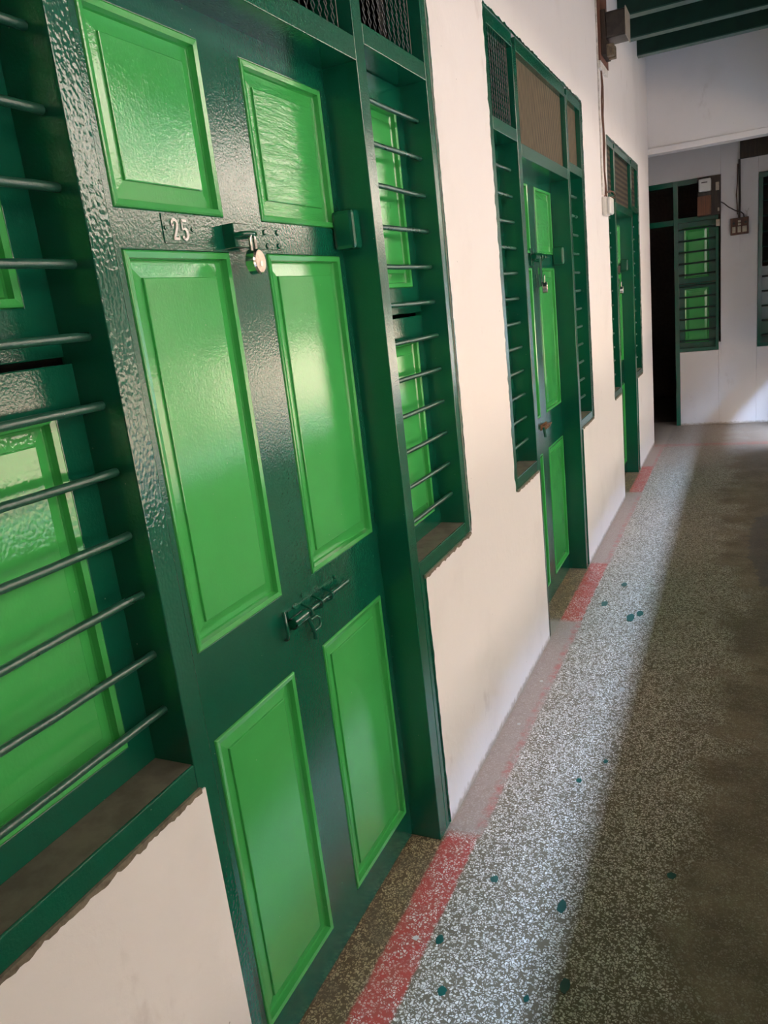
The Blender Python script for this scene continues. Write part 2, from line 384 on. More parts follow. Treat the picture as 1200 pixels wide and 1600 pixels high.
# end wall, open doorway left, window beside it
we = MB(); E0, E1 = YE, YE+0.16
for q in ((-2.4, -0.86, 0, 3.35), (-0.86, 0.533, 2.300, 3.35), (0.165, 0.515, 0, 0.725), (0.515, 0.535, 0.0, 0.80), (0.533, 0.845, 0, 3.35), (0.845, 1.42, 0, 0.725), (0.845, 1.42, 2.265, 3.35), (1.42, 2.2, 0, 3.35)):
    we.box(q[0], q[1], E0, E1, q[2], q[3])
tag(we.build('wall_end', 'wall_end', bevel=0.004), 'white wall facing the camera at the corridor end', 'wall', kind='structure')
tag(MB().box(0.690, 0.843, YE-0.004, YE, 1.60, 2.395).build('trim_1', 'wall_end', bevel=0.0035), 'slightly raised white plaster strip beside the switchboard', 'trim', kind='structure')
tag(MB().box(-2.4, 2.2, 10.2, 10.3, 0, 3.35).box(-2.5, -2.4, 8.3, 10.3, 0, 3.35).box(2.2, 2.3, 8.0, 10.3, 0, 3.35).box(-2.4, 2.2, 8.4, 10.2, -0.05, 0.0).build('wall_dark_room', 'black'),
    'dark room seen through the open doorway', 'wall', kind='structure')
WX, HP = 1.12, 0.88
tag(MB().box(WX, WX+0.12, -4.0, 7.0, 0, HP).box(WX, WX+0.12, -4.0, 7.0, 2.55, 3.26).box(WX, WX+0.12, 7.0, YE, 0.76, 3.26).box(WX, WX+0.12, 7.86, YE, 0, 0.76).box(WX, WX+0.12, -4.0, 0.1, HP, 2.44).build('wall_parapet', 'wall', bevel=0.01), 'white parapet with added unseen header and closing walls along the open side of the corridor', 'wall', kind='structure')  # header and closing walls are added to block and shape daylight
tag(MB().box(-2.6, 2.80, -8, 24, 3.35, 3.45).box(2.745, 2.80, -8, 24, 2.95, 3.36).box(-0.13, WX+0.12, -4, YC, 3.26, 3.35).build('ceiling', 'beam'), 'dark green boarded ceiling above the beams with an added unseen overhang and fascia', 'ceiling', kind='structure')  # overhang and fascia are added to cut off the high sky
for (yb, t) in ((6.18, 'middle of the three dark green ceiling beams'), (6.655, 'dark green ceiling beam nearest the white end panel'), (5.67, 'dark green ceiling beam farthest from the white end panel')):
    b = MB().box(0.004, 1.11, yb, yb+0.075, 3.062, 3.262)
    o = b.build('ceiling_beam', 'beam', org=(0.004, yb, 3.062), bevel=0.004)
    tag(o, t, 'beam', 'green beams under the ceiling', 'structure')
    MB().box(0.004, 1.11, yb-0.002, yb+0.077, 3.058, 3.066).build('painted_lit_edge', 'bar', o, org=(0.004, yb, 3.062))  # lighter strip stands in for light on the beam's underside
# courtyard: paving, added upper storey, the sunlit house opposite
tag(MB().box(1.24, 7.5, -8, 24, -0.12, -0.02).build('courtyard_ground', 'ground'), 'paved courtyard ground outside the corridor', 'ground', kind='structure')
tag(MB().box(0.9, 1.1, -8, 24, 3.46, 6.6).build('wall_sky_blocker', 'facade'), 'added unseen upper storey wall above the corridor', 'wall', kind='structure')  # added to keep sky light off the house opposite
FX, FTOP = 6.0, 6.1
do = (FX, 8.2, 0); D5 = empty('door_5', do, 'unseen dark green gate added to the low front wall across the courtyard', 'gate', None, 'structure')  # gate added to darken part of the near door's reflection
for j in (0, 1): MB().box(FX-0.04, FX, 7.6+j*0.62, 8.2+j*0.62, 0.0, 1.06).build('leaf', 'beam', D5, do, 0.01)
fc = MB().box(FX, FX+0.2, -8, 24, -0.1, 1.05).box(FX, FX+0.2, -8, 24, 2.90, FTOP)
for yy in range(-8, 25, 4): fc.box(FX, FX+0.25, yy-0.12, yy+0.12, 1.0, 2.95)
tag(MB().box(7.3, 7.5, -8, 24, -0.1, 3.2).box(FX+0.2, 7.3, -8, 24, 2.90, 3.1).build('wall_veranda', 'roomwall'), 'veranda inside the house across the courtyard, shade painted into its colour', 'wall', kind='structure')
fc2 = MB().box(1.24, 7.5, -8.2, -8, -0.1, 6.4).box(1.24, 7.5, 24, 24.2, -0.1, 6.4)  # added blockers against bright sky at both ends
tag(fc2.build('wall_end_blockers', 'facade'), 'added unseen cream walls shutting out sky at the two ends of the courtyard', 'wall', kind='structure')
for q, (ya, yb, za, zb) in enumerate(((7.7, 9.5, 3.55, 5.6), (14.5, 15.6, 3.4, 5.2), (1.2, 2.6, 3.4, 5.2))):  # first window is added to darken the near door's upper reflection
    wb = (FX, (ya+yb)/2, za); Wo = empty(f'window_{9+q}', wb, 'closed dark green window added to the house across the courtyard', 'window', 'windows of the house opposite', 'structure')
    MB().box(FX-0.03, FX+0.05, ya, yb, za, zb).build('frame', 'dark', Wo, wb, 0.01)
    for j in (0, 1):
        MB().box(FX-0.05, FX-0.03, ya+0.08+j*(yb-ya-0.04)/2, ya+0.04+(j+1)*(yb-ya-0.08)/2, za+0.08, zb-0.08).build('shutter', 'beam', Wo, wb, 0.01)
tag(fc.build('wall_opposite', 'facade'), 'cream sunlit house front across the courtyard', 'wall', kind='structure')

# ------------------------------------------------------------------ joinery
def fielded(u, y0, y1, z0, z1, xl, big=True):
    """one framed panel set in a leaf whose face is at xl: bead, recess, sloping margin, raised field"""
    k = 1.0 if big else 0.8
    prof = [(0.0, -0.002), (0.0012, 0.0022), (0.0035, 0.0034), (0.0118, 0.0014), (0.0130, -0.0095), (0.0150, -0.0125),
            (0.015+0.026*k, -0.0088), (0.0153+0.026*k, -0.0045), (0.0168+0.026*k, -0.0038)]
    R = []
    for ins, dx in prof:
        R.append([(xl+dx, y0+ins, z0+ins), (xl+dx, y1-ins, z0+ins), (xl+dx, y1-ins, z1-ins), (xl+dx, y0+ins, z1-ins)])
    return MB().rings(R)
def leafmesh(y0, y1, z0, z1, xl, th, cells):
    """stiles and rails around rectangular cells (y0,y1,z0,z1) on a common grid"""
    mb = MB()
    yc = sorted({y0, y1} | {c[0] for c in cells} | {c[1] for c in cells}); zc = sorted({z0, z1} | {c[2] for c in cells} | {c[3] for c in cells})
    idx = {}
    def vid(y, z, b):
        if (y, z, b) not in idx: idx[(y, z, b)] = len(mb.v); mb.v.append((xl-th*b, y, z))
        return idx[(y, z, b)]
    def solid(ya, yb, za, zb): 
        my, mz = (ya+yb)/2, (za+zb)/2
        return y0 <= my <= y1 and z0 <= mz <= z1 and not any(c[0] < my < c[1] and c[2] < mz < c[3] for c in cells)
    ce = [(a, b, c, d) for a, b in zip(yc, yc[1:]) for c, d in zip(zc, zc[1:])]
    for (a, b, c, d) in ce:
        if not solid(a, b, c, d): continue
        mb.f.append((vid(a, c, 0), vid(b, c, 0), vid(b, d, 0), vid(a, d, 0)))
        mb.f.append((vid(a, d, 1), vid(b, d, 1), vid(b, c, 1), vid(a, c, 1)))
        e = 1e-4
        for (p, q, t) in (((a, c), (a, d), (a-e, a-e/2, c, d)), ((b, c), (b, d), (b+e/2, b+e, c, d)), ((a, c), (b, c), (a, b, c-e, c-e/2)), ((a, d), (b, d), (a, b, d+e/2, d+e))):
            if not solid(*t): mb.f.append((vid(*p, 0), vid(*q, 0), vid(*q, 1), vid(*p, 1)))
    return mb
def screen_mesh(y0, y1, z0, z1, x, pw, ph, r=0.0011):
    mb = MB(); ncol = int((y1-y0)/pw); nrow = int((z1-z0)/(ph/2)); ph2 = (z1-z0)/nrow; pw = (y1-y0)/ncol
    for j in range(ncol+1):
        for s in (0, 1):
            pts = []
            for i in range(nrow+1):
                yy = y0 + j*pw + (pw/2 if (i+s) % 2 else 0)*(1 if s == 0 else 1)
                pts.append((x + 0.001*s, min(max(yy, y0), y1), z0 + i*ph2))
            if j < ncol or s == 0: mb.tube(pts, r, 4, False)
    return mb

BARZ = [1.909-0.0927*i for i in range(12)]
ORD = ['nearest', 'middle', 'farthest']
wn_ = 0
for ui, u in enumerate(UN):
    z1s = lambda z: zz(u, z)
    dn = ui+1
    base = (0, (u['a1']+u['b0'])/2, 0)
    mull = 'dimple' if ui == 0 else 'dark'
    lab = ['big two-tone green panelled door with number plate 25 and a hanging padlock',
           'green panelled door with a tower bolt and reddish padlock, second along the wall',
           'green panelled door farthest along the wall, next to the white corner'][ui]
    D = empty(f'door_{dn}', base, lab, 'door', 'padlocked green doors along the corridor', 'structure')
    hd, cb, sh, sc = z1s(1.957), z1s(2.005), z1s(2.000), z1s(2.043)
    top = u['top']; FD = -0.095
    # frame: two mullions, head, transom top and rail
    o = MB().box(FD, 0, u['a0'], u['a1'], 0, top-0.03).build('mullion', mull, D, base, 0.002)
    if ui == 0:
        o.data.materials.append(M['dark'])
        for p in o.data.polygons:
            if p.normal.x < 0.5: p.material_index = 1
    lg = MB().box(FD, 0, u['b0'], u['b1'], 0, top-0.03).box(FD, 0.0005, u['b1'], u['leg'], 0, z1s(0.77))
    ragged(lg, (0, u['leg']-0.002, 0.005), (0, u['leg']-0.002, z1s(0.75)), (0, 1, 0), 0.006, 0.007, PX+0.0008, seed=ui+1)
    lg.build('mullion', 'dark', D, base, 0.002)
    MB().box(FD, 0, u['a1'], u['b0'], hd, cb).build('door_head', 'dark_rail', D, base, 0.002)
    MB().box(FD, 0, u['a1'], u['b0'], top-0.045, top).build('transom_head', 'dark_rail', D, base, 0.002)
    if ui == 0:
        screen_mesh(u['a1'], u['b0'], cb, top-0.045, -0.034, 0.028, 0.036).build('mesh_screen', 'mesh', D, base)
    else:
        s = MB().box(-0.030, -0.022, u['a1'], u['b0'], cb, top-0.045)
        s.build('reed_screen', 'blind' if ui == 1 else 'louver', D, base)
    # leaf
    y0, y1, xl = u['a1'], u['b0']+0.03, -0.085
    k = (y1-y0)/0.86
    def Yk(y): return u['a1'] + (y-0.83)*(u['b0']-u['a1'])/0.83
    cols = [(Yk(0.935), Yk(1.206)), (Yk(1.330), Yk(1.633))]
    rows = [(z1s(0.092), z1s(0.737)), (z1s(0.906), z1s(1.567)), (z1s(1.627), z1s(1.911))]
    cells = [(c[0], c[1], r[0], r[1]) for c in cols for r in rows]
    lf = leafmesh(y0, y1, 0.006, hd+0.01, xl, 0.038, cells).build('door_leaf', 'dark', D, base)
    b = lf.modifiers.new('bevel', 'BEVEL'); b.width = 0.0015; b.segments = 2; b.limit_method = 'ANGLE'
    for ci, c in enumerate(cells):
        mt = 'light_grain' if (ci == 5) else 'light'
        fielded(u, *c, xl).build('panel', mt, lf, base)
    # wooden stop block on the reveal
    MB().box(-0.084, -0.031, u['b0']-0.046, u['b0']-0.001, z1s(1.577), z1s(1.662)).build('stop_block', 'dark', D, base, 0.009)
    # windows each side
    for side in (0, 1):
        wn_ += 1
        if side == 0: o0, o1, i0, i1 = u['oL'], u['a0'], u['oL']+u['jw'], u['a0']
        else: o0, o1, i0, i1 = u['b1'], u['oR'], u['b1'], u['oR']-u['jw']
        wb = (0, (o0+o1)/2, z1s(0.76))
        wlab = [['barred green window at the near left edge, cut off by the frame', 'barred green window between door 25 and the bare white wall'],
                ['barred green window just before the second door', 'barred green window just beyond the second door, nearest the white junction box'],
                ['barred green window just before the farthest door', 'barred green window just beyond the farthest door by the corner']][ui][side]
        Wn = empty(f'window_{wn_}', wb, wlab, 'window', 'barred windows beside the green doors', 'structure')
        jb = MB()
        if side == 0: jb.box(FD, 0, o0, i0, z1s(0.76), top)
        else: jb.box(FD, 0, i1, o1, z1s(0.76), top)
        e = o0 if side == 0 else o1; nd = (0, -1, 0) if side == 0 else (0, 1, 0)
        ragged(jb, (0, e, z1s(0.76)), (0, e, top), nd, 0.007, 0.008 if ui == 0 else 0.015, PX+0.0010, seed=ui*2+side+11)
        jb.build('jamb', 'dark', Wn, wb, 0.002)
        hb = MB().box(FD, 0, i0, i1, sh, sc).box(FD, 0, i0, i1, top-0.045, top)
        hb.build('head', 'dark_rail', Wn, wb, 0.002)
        rg = MB(); ragged(rg, (0, o0, top), (0, o1, top), (0, 0, 1), 0.006, 0.010, PX+0.0010, seed=ui*2+side+31)
        if side == 1: ragged(rg, (0, u['a0'], top), (0, u['b1'], top), (0, 0, 1), 0.006, 0.010, PX+0.0010, seed=ui+41)
        rg.build('paint_edge', 'dark', Wn, wb)
        sr = MB().box(-0.005, 0, i0, i1, z1s(0.757), z1s(0.799))
        sr.build('sill_rail', 'dark_rail', Wn, wb, 0.002)
        MB().box(FD, -0.005, i0, i1, z1s(0.757), z1s(0.7985)).build('sill', 'cement', Wn, wb)
        bd = MB(); ragged(bd, (-0.01, i0-0.02 if side == 0 else o0+0.025, z1s(0.758)), (-0.01, i1+0.002 if side == 0 else o1, z1s(0.758)), (0, 0, -1), 0.009, 0.008, 0.0145, step=0.006, seed=ui*2+side+51)
        bd.build('cement_edge', 'bedding', Wn, wb)
        # screen in the transom
        if ui == 0 or (ui == 1 and side == 0):
            screen_mesh(i0, i1, sc, top-0.045, -0.034 if ui == 0 else -0.022, 0.027, 0.036).build('mesh_screen', 'mesh', Wn, wb)
        else:
            MB().box(-0.030, -0.022, i0, i1, sc, top-0.045).build('reed_screen', 'blind' if ui == 1 else 'louver', Wn, wb)
        # iron bars
        for z in BARZ:
            zc = z1s(z); j = random.uniform(-.003, .003); n = 9
            pts = [(-0.036+random.uniform(-.0006, .0006), i0-0.012+(i1-i0+0.024)*t/(n-1), zc + (j*(t/(n-1)-.5)) + random.uniform(-.0006, .0006)) for t in range(n)]
            MB().tube(pts, 0.0062, 10).build('bar', 'bar', Wn, wb, smooth=True)
        # shutters
        xs = -0.076
        ya, yb = i0, i1
        lo = (z1s(0.797), z1s(1.413)); hi = (z1s(1.422), z1s(1.998))
        pl = 'light_dimple' if ui == 0 and side == 0 else 'light'
        for q, (za, zb) in enumerate((lo, hi)):
            xq = xs - (0.012 if (ui == 0 and side == 0 and q == 1) else 0.0)
            pz = (za+0.068, zb-0.062)
            if q == 0: pz = (za+0.050, zb-0.062)
            cell = (ya+0.055, yb-0.048, pz[0], pz[1])
            sf = leafmesh(ya-0.004, yb+0.004, za, zb, xq, 0.03, [cell]).build('shutter', 'dark', Wn, wb)
            b = sf.modifiers.new('bevel', 'BEVEL'); b.width = 0.002; b.segments = 2; b.limit_method = 'ANGLE'
            fielded(u, *cell, xq, False).build('panel', pl, sf, wb)

DOORS = [bpy.data.objects[f'door_{i}'] for i in (1, 2, 3)]
def dorg(i): return DOORS[i].location.copy()

# number plate on door 1 with raised numerals
d0 = dorg(0)
npl = MB().box(-0.085, -0.0835, 1.036, 1.118, 1.578, 1.624).build('number_plate', 'dark', DOORS[0], d0, 0.0006)
def stroke(mb, pts, wid, x0, x1, oy, oz, h):
    """ribbon of varying width along pts (unit box, y right / z up) extruded from x0 to x1"""
    P = [Vector((0, oy+p[0]*h, oz+p[1]*h)) for p in pts]; L = []; R = []
    for i, p in enumerate(P):
        t = (P[min(i+1, len(P)-1)]-P[max(i-1, 0)]).normalized(); nn = Vector((0, -t.z, t.y))
        w = wid[i]*h/2 if isinstance(wid, list) else wid*h/2
        L.append(p+nn*w); R.append(p-nn*w)
    n = len(P); vs = []
    for a, b in zip(L, R): vs += [(x0, a.y, a.z), (x0, b.y, b.z), (x1, b.y, b.z), (x1, a.y, a.z)]
    fs = [(0, 1, 2, 3), ((n-1)*4+3, (n-1)*4+2, (n-1)*4+1, (n-1)*4)]
    for i in range(n-1):
        for j in range(4): fs.append((i*4+j, i*4+(j+1) % 4, (i+1)*4+(j+1) % 4, (i+1)*4+j))
    mb.add(vs, fs)
def arc(cx, cy, rx, ry, a0, a1, n): return [(cx+rx*math.cos(math.radians(a0+(a1-a0)*i/n)), cy+ry*math.sin(math.radians(a0+(a1-a0)*i/n))) for i in range(n+1)]
H = 0.0335; NX0, NX1 = -0.0836, -0.0815
two = MB(); a = arc(0.25, 0.76, 0.19, 0.19, 200, -25, 12)
pts = a + [(0.36, 0.50), (0.24, 0.30), (0.13, 0.12), (0.11, 0.07)]
stroke(two, pts, [0.13]*3+[0.10]*4+[0.13]*3+[0.15]*4+[0.15, 0.14], NX0, NX1, 1.056, 1.5835, H) if len(pts) == 16 else stroke(two, pts, 0.14, NX0, NX1, 1.056, 1.5835, H)
stroke(two, [(0.05, 0.06), (0.25, 0.065), (0.47, 0.06)], [0.12, 0.13, 0.12], NX0, NX1, 1.056, 1.5835, H)
stroke(two, [(0.46, 0.06), (0.475, 0.2)], [0.06, 0.04], NX0, NX1, 1.056, 1.5835, H)
two.add(*[( [(x, 1.056+H*(0.09+0.085*math.cos(t*math.pi/5)), 1.5835+H*(0.70+0.085*math.sin(t*math.pi/5))) for x in (NX0, NX1) for t in range(10)]),
          [tuple(range(9, -1, -1)), tuple(range(10, 20))] + [(i, (i+1) % 10, 10+(i+1) % 10, 10+i) for i in range(10)]])
two.build('numeral', 'white', npl, d0)
fv = MB(); oy = 1.0805
stroke(fv, [(0.06, 0.93), (0.25, 0.93), (0.44, 0.93)], [0.12, 0.13, 0.12], NX0, NX1, oy, 1.5835, H)
stroke(fv, [(0.09, 0.95), (0.075, 0.75), (0.06, 0.50)], [0.08, 0.07, 0.06], NX0, NX1, oy, 1.5835, H)
stroke(fv, [(0.06, 0.50)] + arc(0.22, 0.30, 0.20, 0.255, 120, -135, 14), [0.06, 0.07, 0.09, 0.12, 0.14, 0.15, 0.16, 0.16, 0.16, 0.15, 0.14, 0.13, 0.12, 0.11, 0.10, 0.09], NX0, NX1, oy, 1.5835, H)
fv.add([(x, oy+H*(0.08+0.085*math.cos(t*math.pi/5)), 1.5835+H*(0.14+0.085*math.sin(t*math.pi/5))) for x in (NX0, NX1) for t in range(10)],
       [tuple(range(9, -1, -1)), tuple(range(10, 20))] + [(i, (i+1) % 10, 10+(i+1) % 10, 10+i) for i in range(10)])
fv.build('numeral', 'white', npl, d0)
for yy in (1.043, 1.111):
    MB().disc((-0.083, yy, 1.602), (1, 0, 0), 0.004, 0.002, 12).build('screw', 'dark', npl, d0)

# hasp on door 1
hs = MB().box(-0.086, -0.062, 1.198, 1.2035, 1.573, 1.614).box(-0.066, -0.0615, 1.1985, 1.275, 1.573, 1.614).box(-0.086, -0.062, 1.270, 1.275, 1.578, 1.609)
hasp = hs.build('hasp', 'dark', DOORS[0], d0, 0.0012)
MB().box(-0.0855, -0.082, 1.275, 1.388, 1.574, 1.616).build('strap', 'dark', hasp, d0, 0.0010)
for (yy, zz_) in ((1.330, 1.606), (1.376, 1.607), (1.376, 1.582), (1.335, 1.581)):
    MB().disc((-0.081, yy, zz_), (1, 0, 0), 0.0055, 0.004, 14, 0.001).build('screw', 'dark', hasp, d0)
MB().tube([(-0.063, 1.202, 1.593), (-0.050, 1.204, 1.594), (-0.0435, 1.212, 1.594), (-0.042, 1.224, 1.594), (-0.0435, 1.236, 1.594), (-0.050, 1.244, 1.594), (-0.063, 1.246, 1.593)], 0.0046, 10).build('staple', 'dark', hasp, d0, smooth=True)

def padlock(c, label, face, r=0.0215, yaw=0.0, sc=1.0):
    """round padlock: thick disc body whose face looks out from the door, steel shackle above; c = top of the shackle bow"""
    P = empty('padlock', c, label, 'padlock', 'round padlocks on the doors')
    P.rotation_euler = (0, 0, yaw)
    bc = Vector((0, 0, -0.047))*sc; rr = r*sc
    b = MB().disc(bc, (1, 0, 0), rr, 0.020*sc, 36, 0.0025*sc).build('body', 'steel', P, smooth=True)
    MB().disc(bc+Vector((0.0102*sc, 0, 0)), (1, 0, 0), rr*0.86, 0.0012*sc, 36, 0.0004).build('face', face, b, smooth=True)
    MB().disc(bc+Vector((0.0110*sc, 0, -0.004*sc)), (1, 0, 0), rr*0.22, 0.0012*sc, 20).build('keyhole_cover', 'steel', b, smooth=True)
    w = 0.0085*sc
    pts = [(0, -w, -0.031*sc)] + [(0, -w, -0.010*sc)] + [(0, w*math.cos(math.radians(180-a)), -0.010*sc+w*1.05*math.sin(math.radians(a))) for a in range(20, 180, 20)] + [(0, w, -0.010*sc), (0, w, -0.031*sc)]
    MB().tube(pts, 0.0032*sc, 10).build('shackle', 'steel', P, smooth=True)
    return P
padlock((-0.0425, 1.224, 1.594), 'round steel padlock hanging from the hasp of door 25', 'brass', yaw=0.10, sc=1.03)

# tower bolt (sliding bolt) on a mid rail
def tower_bolt(D, org, y0, z, scale=1.0, mat='dark', rod='dark'):
    x = -0.085; s = scale
    T = MB().box(x, x+0.002, y0+0.012*s, y0+0.205*s, z-0.020*s, z+0.020*s)
    T = T.build('tower_bolt', mat, D, org, 0.0006)
    MB().tube([(x+0.017, y0+0.004*s, z), (x+0.017, y0+0.245*s, z)], 0.0058*s, 12).build('bolt_rod', rod, T, org, smooth=True)
    MB().tube([(x+0.017, y0, z-0.001), (x+0.017, y0+0.050*s, z-0.001)], 0.0125*s, 14, False).tube([(x+0.017, y0, z-0.001), (x+0.017, y0+0.050*s, z-0.001)], 0.0095*s, 14).build('sleeve', mat, T, org, smooth=True)
    for q in (0.065, 0.112, 0.158):
        pts = [(x, y0+q*s, z-0.016*s), (x+0.010, y0+q*s, z-0.0135*s)] + [(x+0.017+0.0095*math.cos(math.radians(a)), y0+q*s, z+0.0095*math.sin(math.radians(a))) for a in range(-80, 81, 20)] + [(x+0.010, y0+q*s, z+0.0135*s), (x, y0+q*s, z+0.016*s)]
        MB().tube(pts, 0.0028*s, 8).build('guide', mat, T, org, smooth=True)
    return T
tb = tower_bolt(DOORS[0], d0, 1.203, 0.846)
for (yy, z_) in ((1.238, 0.868), (1.276, 0.878), (1.318, 0.830), (1.420, 0.866), (1.415, 0.832)):
    MB().disc((-0.0825, yy, z_), (1, 0, 0), 0.0045, 0.003, 12, 0.0008).build('screw', 'dark', tb, d0)
# curled hook and hanging loop of the bolt
MB().tube([(-0.078, 1.192, 0.874), (-0.070, 1.183, 0.864), (-0.066, 1.180, 0.850), (-0.066, 1.181, 0.834), (-0.072, 1.186, 0.820), (-0.083, 1.194, 0.813)], 0.0038, 10).build('hook', 'dark', tb, d0, smooth=True)
MB().tube([(-0.070, 1.267, 0.834), (-0.066, 1.272, 0.813), (-0.064, 1.276, 0.793), (-0.066, 1.278, 0.780)], 0.0044, 10).build('handle', 'dark', tb, d0, smooth=True)
MB().tube([(-0.070, 1.276, 0.824), (-0.066, 1.290, 0.826), (-0.066, 1.304, 0.819), (-0.066, 1.310, 0.808), (-0.067, 1.304, 0.797), (-0.070, 1.290, 0.794), (-0.072, 1.280, 0.796)], 0.0038, 10).build('ring', 'dark', tb, d0, smooth=True)

# door 2 furniture
d1 = dorg(1); z2 = 1.590
t2 = tower_bolt(DOORS[1], d1, 3.400, z2, 1.12)
MB().box(-0.085, -0.078, 3.402, 3.418, z2-0.036, z2+0.036).box(-0.085, -0.078, 3.436, 3.452, z2-0.036, z2+0.036).build('keeper', 'dark', t2, d1, 0.0015)
MB().box(-0.066, -0.060, 3.480, 3.512, z2-0.088, z2).box(-0.066, -0.060, 3.486, 3.520, z2-0.125, z2-0.088).build('hasp_arm', 'dark', t2, d1, 0.0015)
MB().box(-0.085, -0.082, 3.490, 3.560, z2-0.128, z2-0.072).build('staple_plate', 'dark', t2, d1, 0.0010)
padlock((-0.050, 3.500, z2-0.078), 'round padlock with a reddish face hanging on the second door', 'copper', yaw=0.25, sc=1.15)
t3 = tower_bolt(DOORS[1], d1, 3.400, 0.846, 0.62, 'rust', 'rust')
MB().tube([(-0.068, 3.404, 0.850), (-0.062, 3.400, 0.806)], 0.006, 10).build('handle', 'dark', t3, d1, smooth=True)
# door 3 furniture
d2 = dorg(2)
MB().box(-0.085, -0.076, 5.82, 6.02, 1.516, 1.566).build('wooden_plate', 'wood_dark', DOORS[2], d2, 0.002)
h3 = MB().box(-0.085, -0.060, 5.80, 5.86, 1.440, 1.475).build('hasp', 'dark', DOORS[2], d2, 0.0015)
padlock((-0.050, 5.845, 1.455), 'small steel padlock hanging on the farthest green door', 'brass', yaw=0.2, sc=1.25)

# ------------------------------------------------------------------ end wall joinery
de = (-0.36, YE, 0)
DE = empty('door_4', de, 'open doorway into a dark room at the corridor end', 'doorway', None, 'structure')
MB().box(0.125, 0.165, YE-0.005, YE+0.11, 0, 2.30).build('jamb', 'dark', DE, de, 0.002)
MB().box(-0.86, -0.82, YE-0.005, YE+0.11, 0, 2.30).build('jamb', 'dark', DE, de, 0.002)
MB().box(-0.82, 0.125, YE-0.005, YE+0.11, 2.255, 2.30).build('transom_head', 'dark', DE, de, 0.002)
MB().box(-0.82, 0.125, YE, YE+0.10, 1.915, 1.965).build('door_head', 'dark', DE, de, 0.002)
def endwin(n, x0, x1, z0, z1, label, trans, shutter):
    wb = ((x0+x1)/2, YE, z0)
    Wn = empty(f'window_{n}', wb, label, 'window', None, 'structure')
    f = MB()
    t = 0.026
    if trans: xl = x0-0.012
    else: xl = x0
    f.box(x1-t, x1, YE-0.004, YE+0.10, z0, z1).box(xl, x1-t, YE-0.004, YE+0.10, z0, z0+0.035).box(xl, x1-t, YE-0.004, YE+0.10, z1-0.045, z1)
    if not trans: f.box(x0, x0+0.035, YE-0.004, YE+0.10, z0+0.035, z1-0.045)
    else: f.box(xl, x1-t, YE-0.004, YE+0.10, 1.925, 1.968)
    f.build('frame', 'dark', Wn, wb, 0.002)
    xa, xb = (xl+0.012, x1-t) if trans else (x0+0.035, x1-t)
    zt = 1.925 if trans else z1-0.045
    if shutter:
        xs = YE+0.065
        for (za, zb) in ((z0+0.035, 1.365), (1.372, zt)):
            cx0, cx1, cz0, cz1 = xa+0.045, xb-0.062, za+0.045, zb-0.045
            mb = leafmesh(xa, xb, za, zb, 0, 0.025, [(cx0, cx1, cz0, cz1)])
            mb.v = [(y, xs - x, z) for (x, y, z) in mb.v]
            sf = mb.build('shutter', 'dark', Wn, wb)
            pn = fielded(None, cx0, cx1, cz0, cz1, 0, False); pn.v = [(y, xs - x, z) for (x, y, z) in pn.v]
            pn.build('panel', 'light', sf, wb)
    nb = 11
    for i in range(nb):
        z = z0+0.10 + (zt-z0-0.16)*i/(nb-1)
        MB().tube([(xa-0.01, YE+0.035, z), (xb+0.01, YE+0.035, z)], 0.008, 8).build('bar', 'beam', Wn, wb, smooth=True)
    return Wn
endwin(7, 0.165, 0.515, 0.727, 2.30, 'small barred green window facing the camera under the meter board', True, True)
wq = endwin(8, 0.848, 1.42, 0.728, 2.262, 'dark green window at the right edge of the photo, cut off by the frame', False, False)
MB().box(0.875, 1.40, YE+0.09, YE+0.10, 0.76, 1.45).build('shutter', 'dark', wq, wq.location)

# ------------------------------------------------------------------ things on the end wall
mp = (0.43, YE, 1.955)
MP = empty('meter_board', mp, 'tall brown wooden board with a grey electric meter over the end window', 'meter board')
MB().box(0.338, 0.535, YE-0.030, YE-0.006, 1.957, 2.297).build('board', 'wood_dark', MP, mp, 0.002)
MB().box(0.338, 0.455, YE-0.085, YE-0.030, 1.962, 2.13).build('fuse_box', 'wood', MP, mp, 0.003)
mt = MB().box(0.350, 0.455, YE-0.105, YE-0.030, 2.165, 2.275).build('meter', 'plastic', MP, mp, 0.010)
MB().box(0.375, 0.425, YE-0.107, YE-0.104, 2.238, 2.247).build('meter_slot', 'bakelite', mt, mp)
MB().box(0.345, 0.452, YE-0.070, YE-0.030, 2.128, 2.160).build('terminal_cover', 'bakelite', MP, mp, 0.002)
MB().box(0.492, 0.522, YE-0.050, YE-0.030, 2.165, 2.235).build('cutout', 'cream', MP, mp, 0.003)
MB().box(0.508, 0.523, YE-0.048, YE-0.030, 1.985, 2.015).build('cutout', 'cream', MP, mp, 0.003)
tag(MB().box(0.494, 0.528, YE-0.018, YE-0.005, 1.855, 1.915).build('bell_push', 'cream', org=(0.51, YE-0.005, 1.885), bevel=0.002), 'small cream switch on the green window frame below the meter board', 'switch')
sb = (0.69, YE, 1.752)
SB = empty('switchboard', sb, 'square brown switchboard with cream switches on the end wall', 'switchboard')
MB().box(0.616, 0.768, YE-0.062, YE, 1.755, 1.900).build('board', 'switchwood', SB, sb, 0.003)
for i, (xa, xb) in enumerate(((0.632, 0.659), (0.676, 0.704), (0.715, 0.753))):
    s = MB().box(xa, xb, YE-0.070, YE-0.062, 1.772, 1.824).build('switch', 'cream', SB, sb, 0.002)
    MB().box(xa+0.007, xb-0.007, YE-0.077, YE-0.070, 1.790, 1.808).build('rocker', 'cream', s, sb, 0.002)
for xa in (0.645, 0.742):
    MB().disc(((xa), YE-0.065, 1.855), (0, 1, 0), 0.011, 0.010, 16).build('socket', 'bakelite', SB, sb)
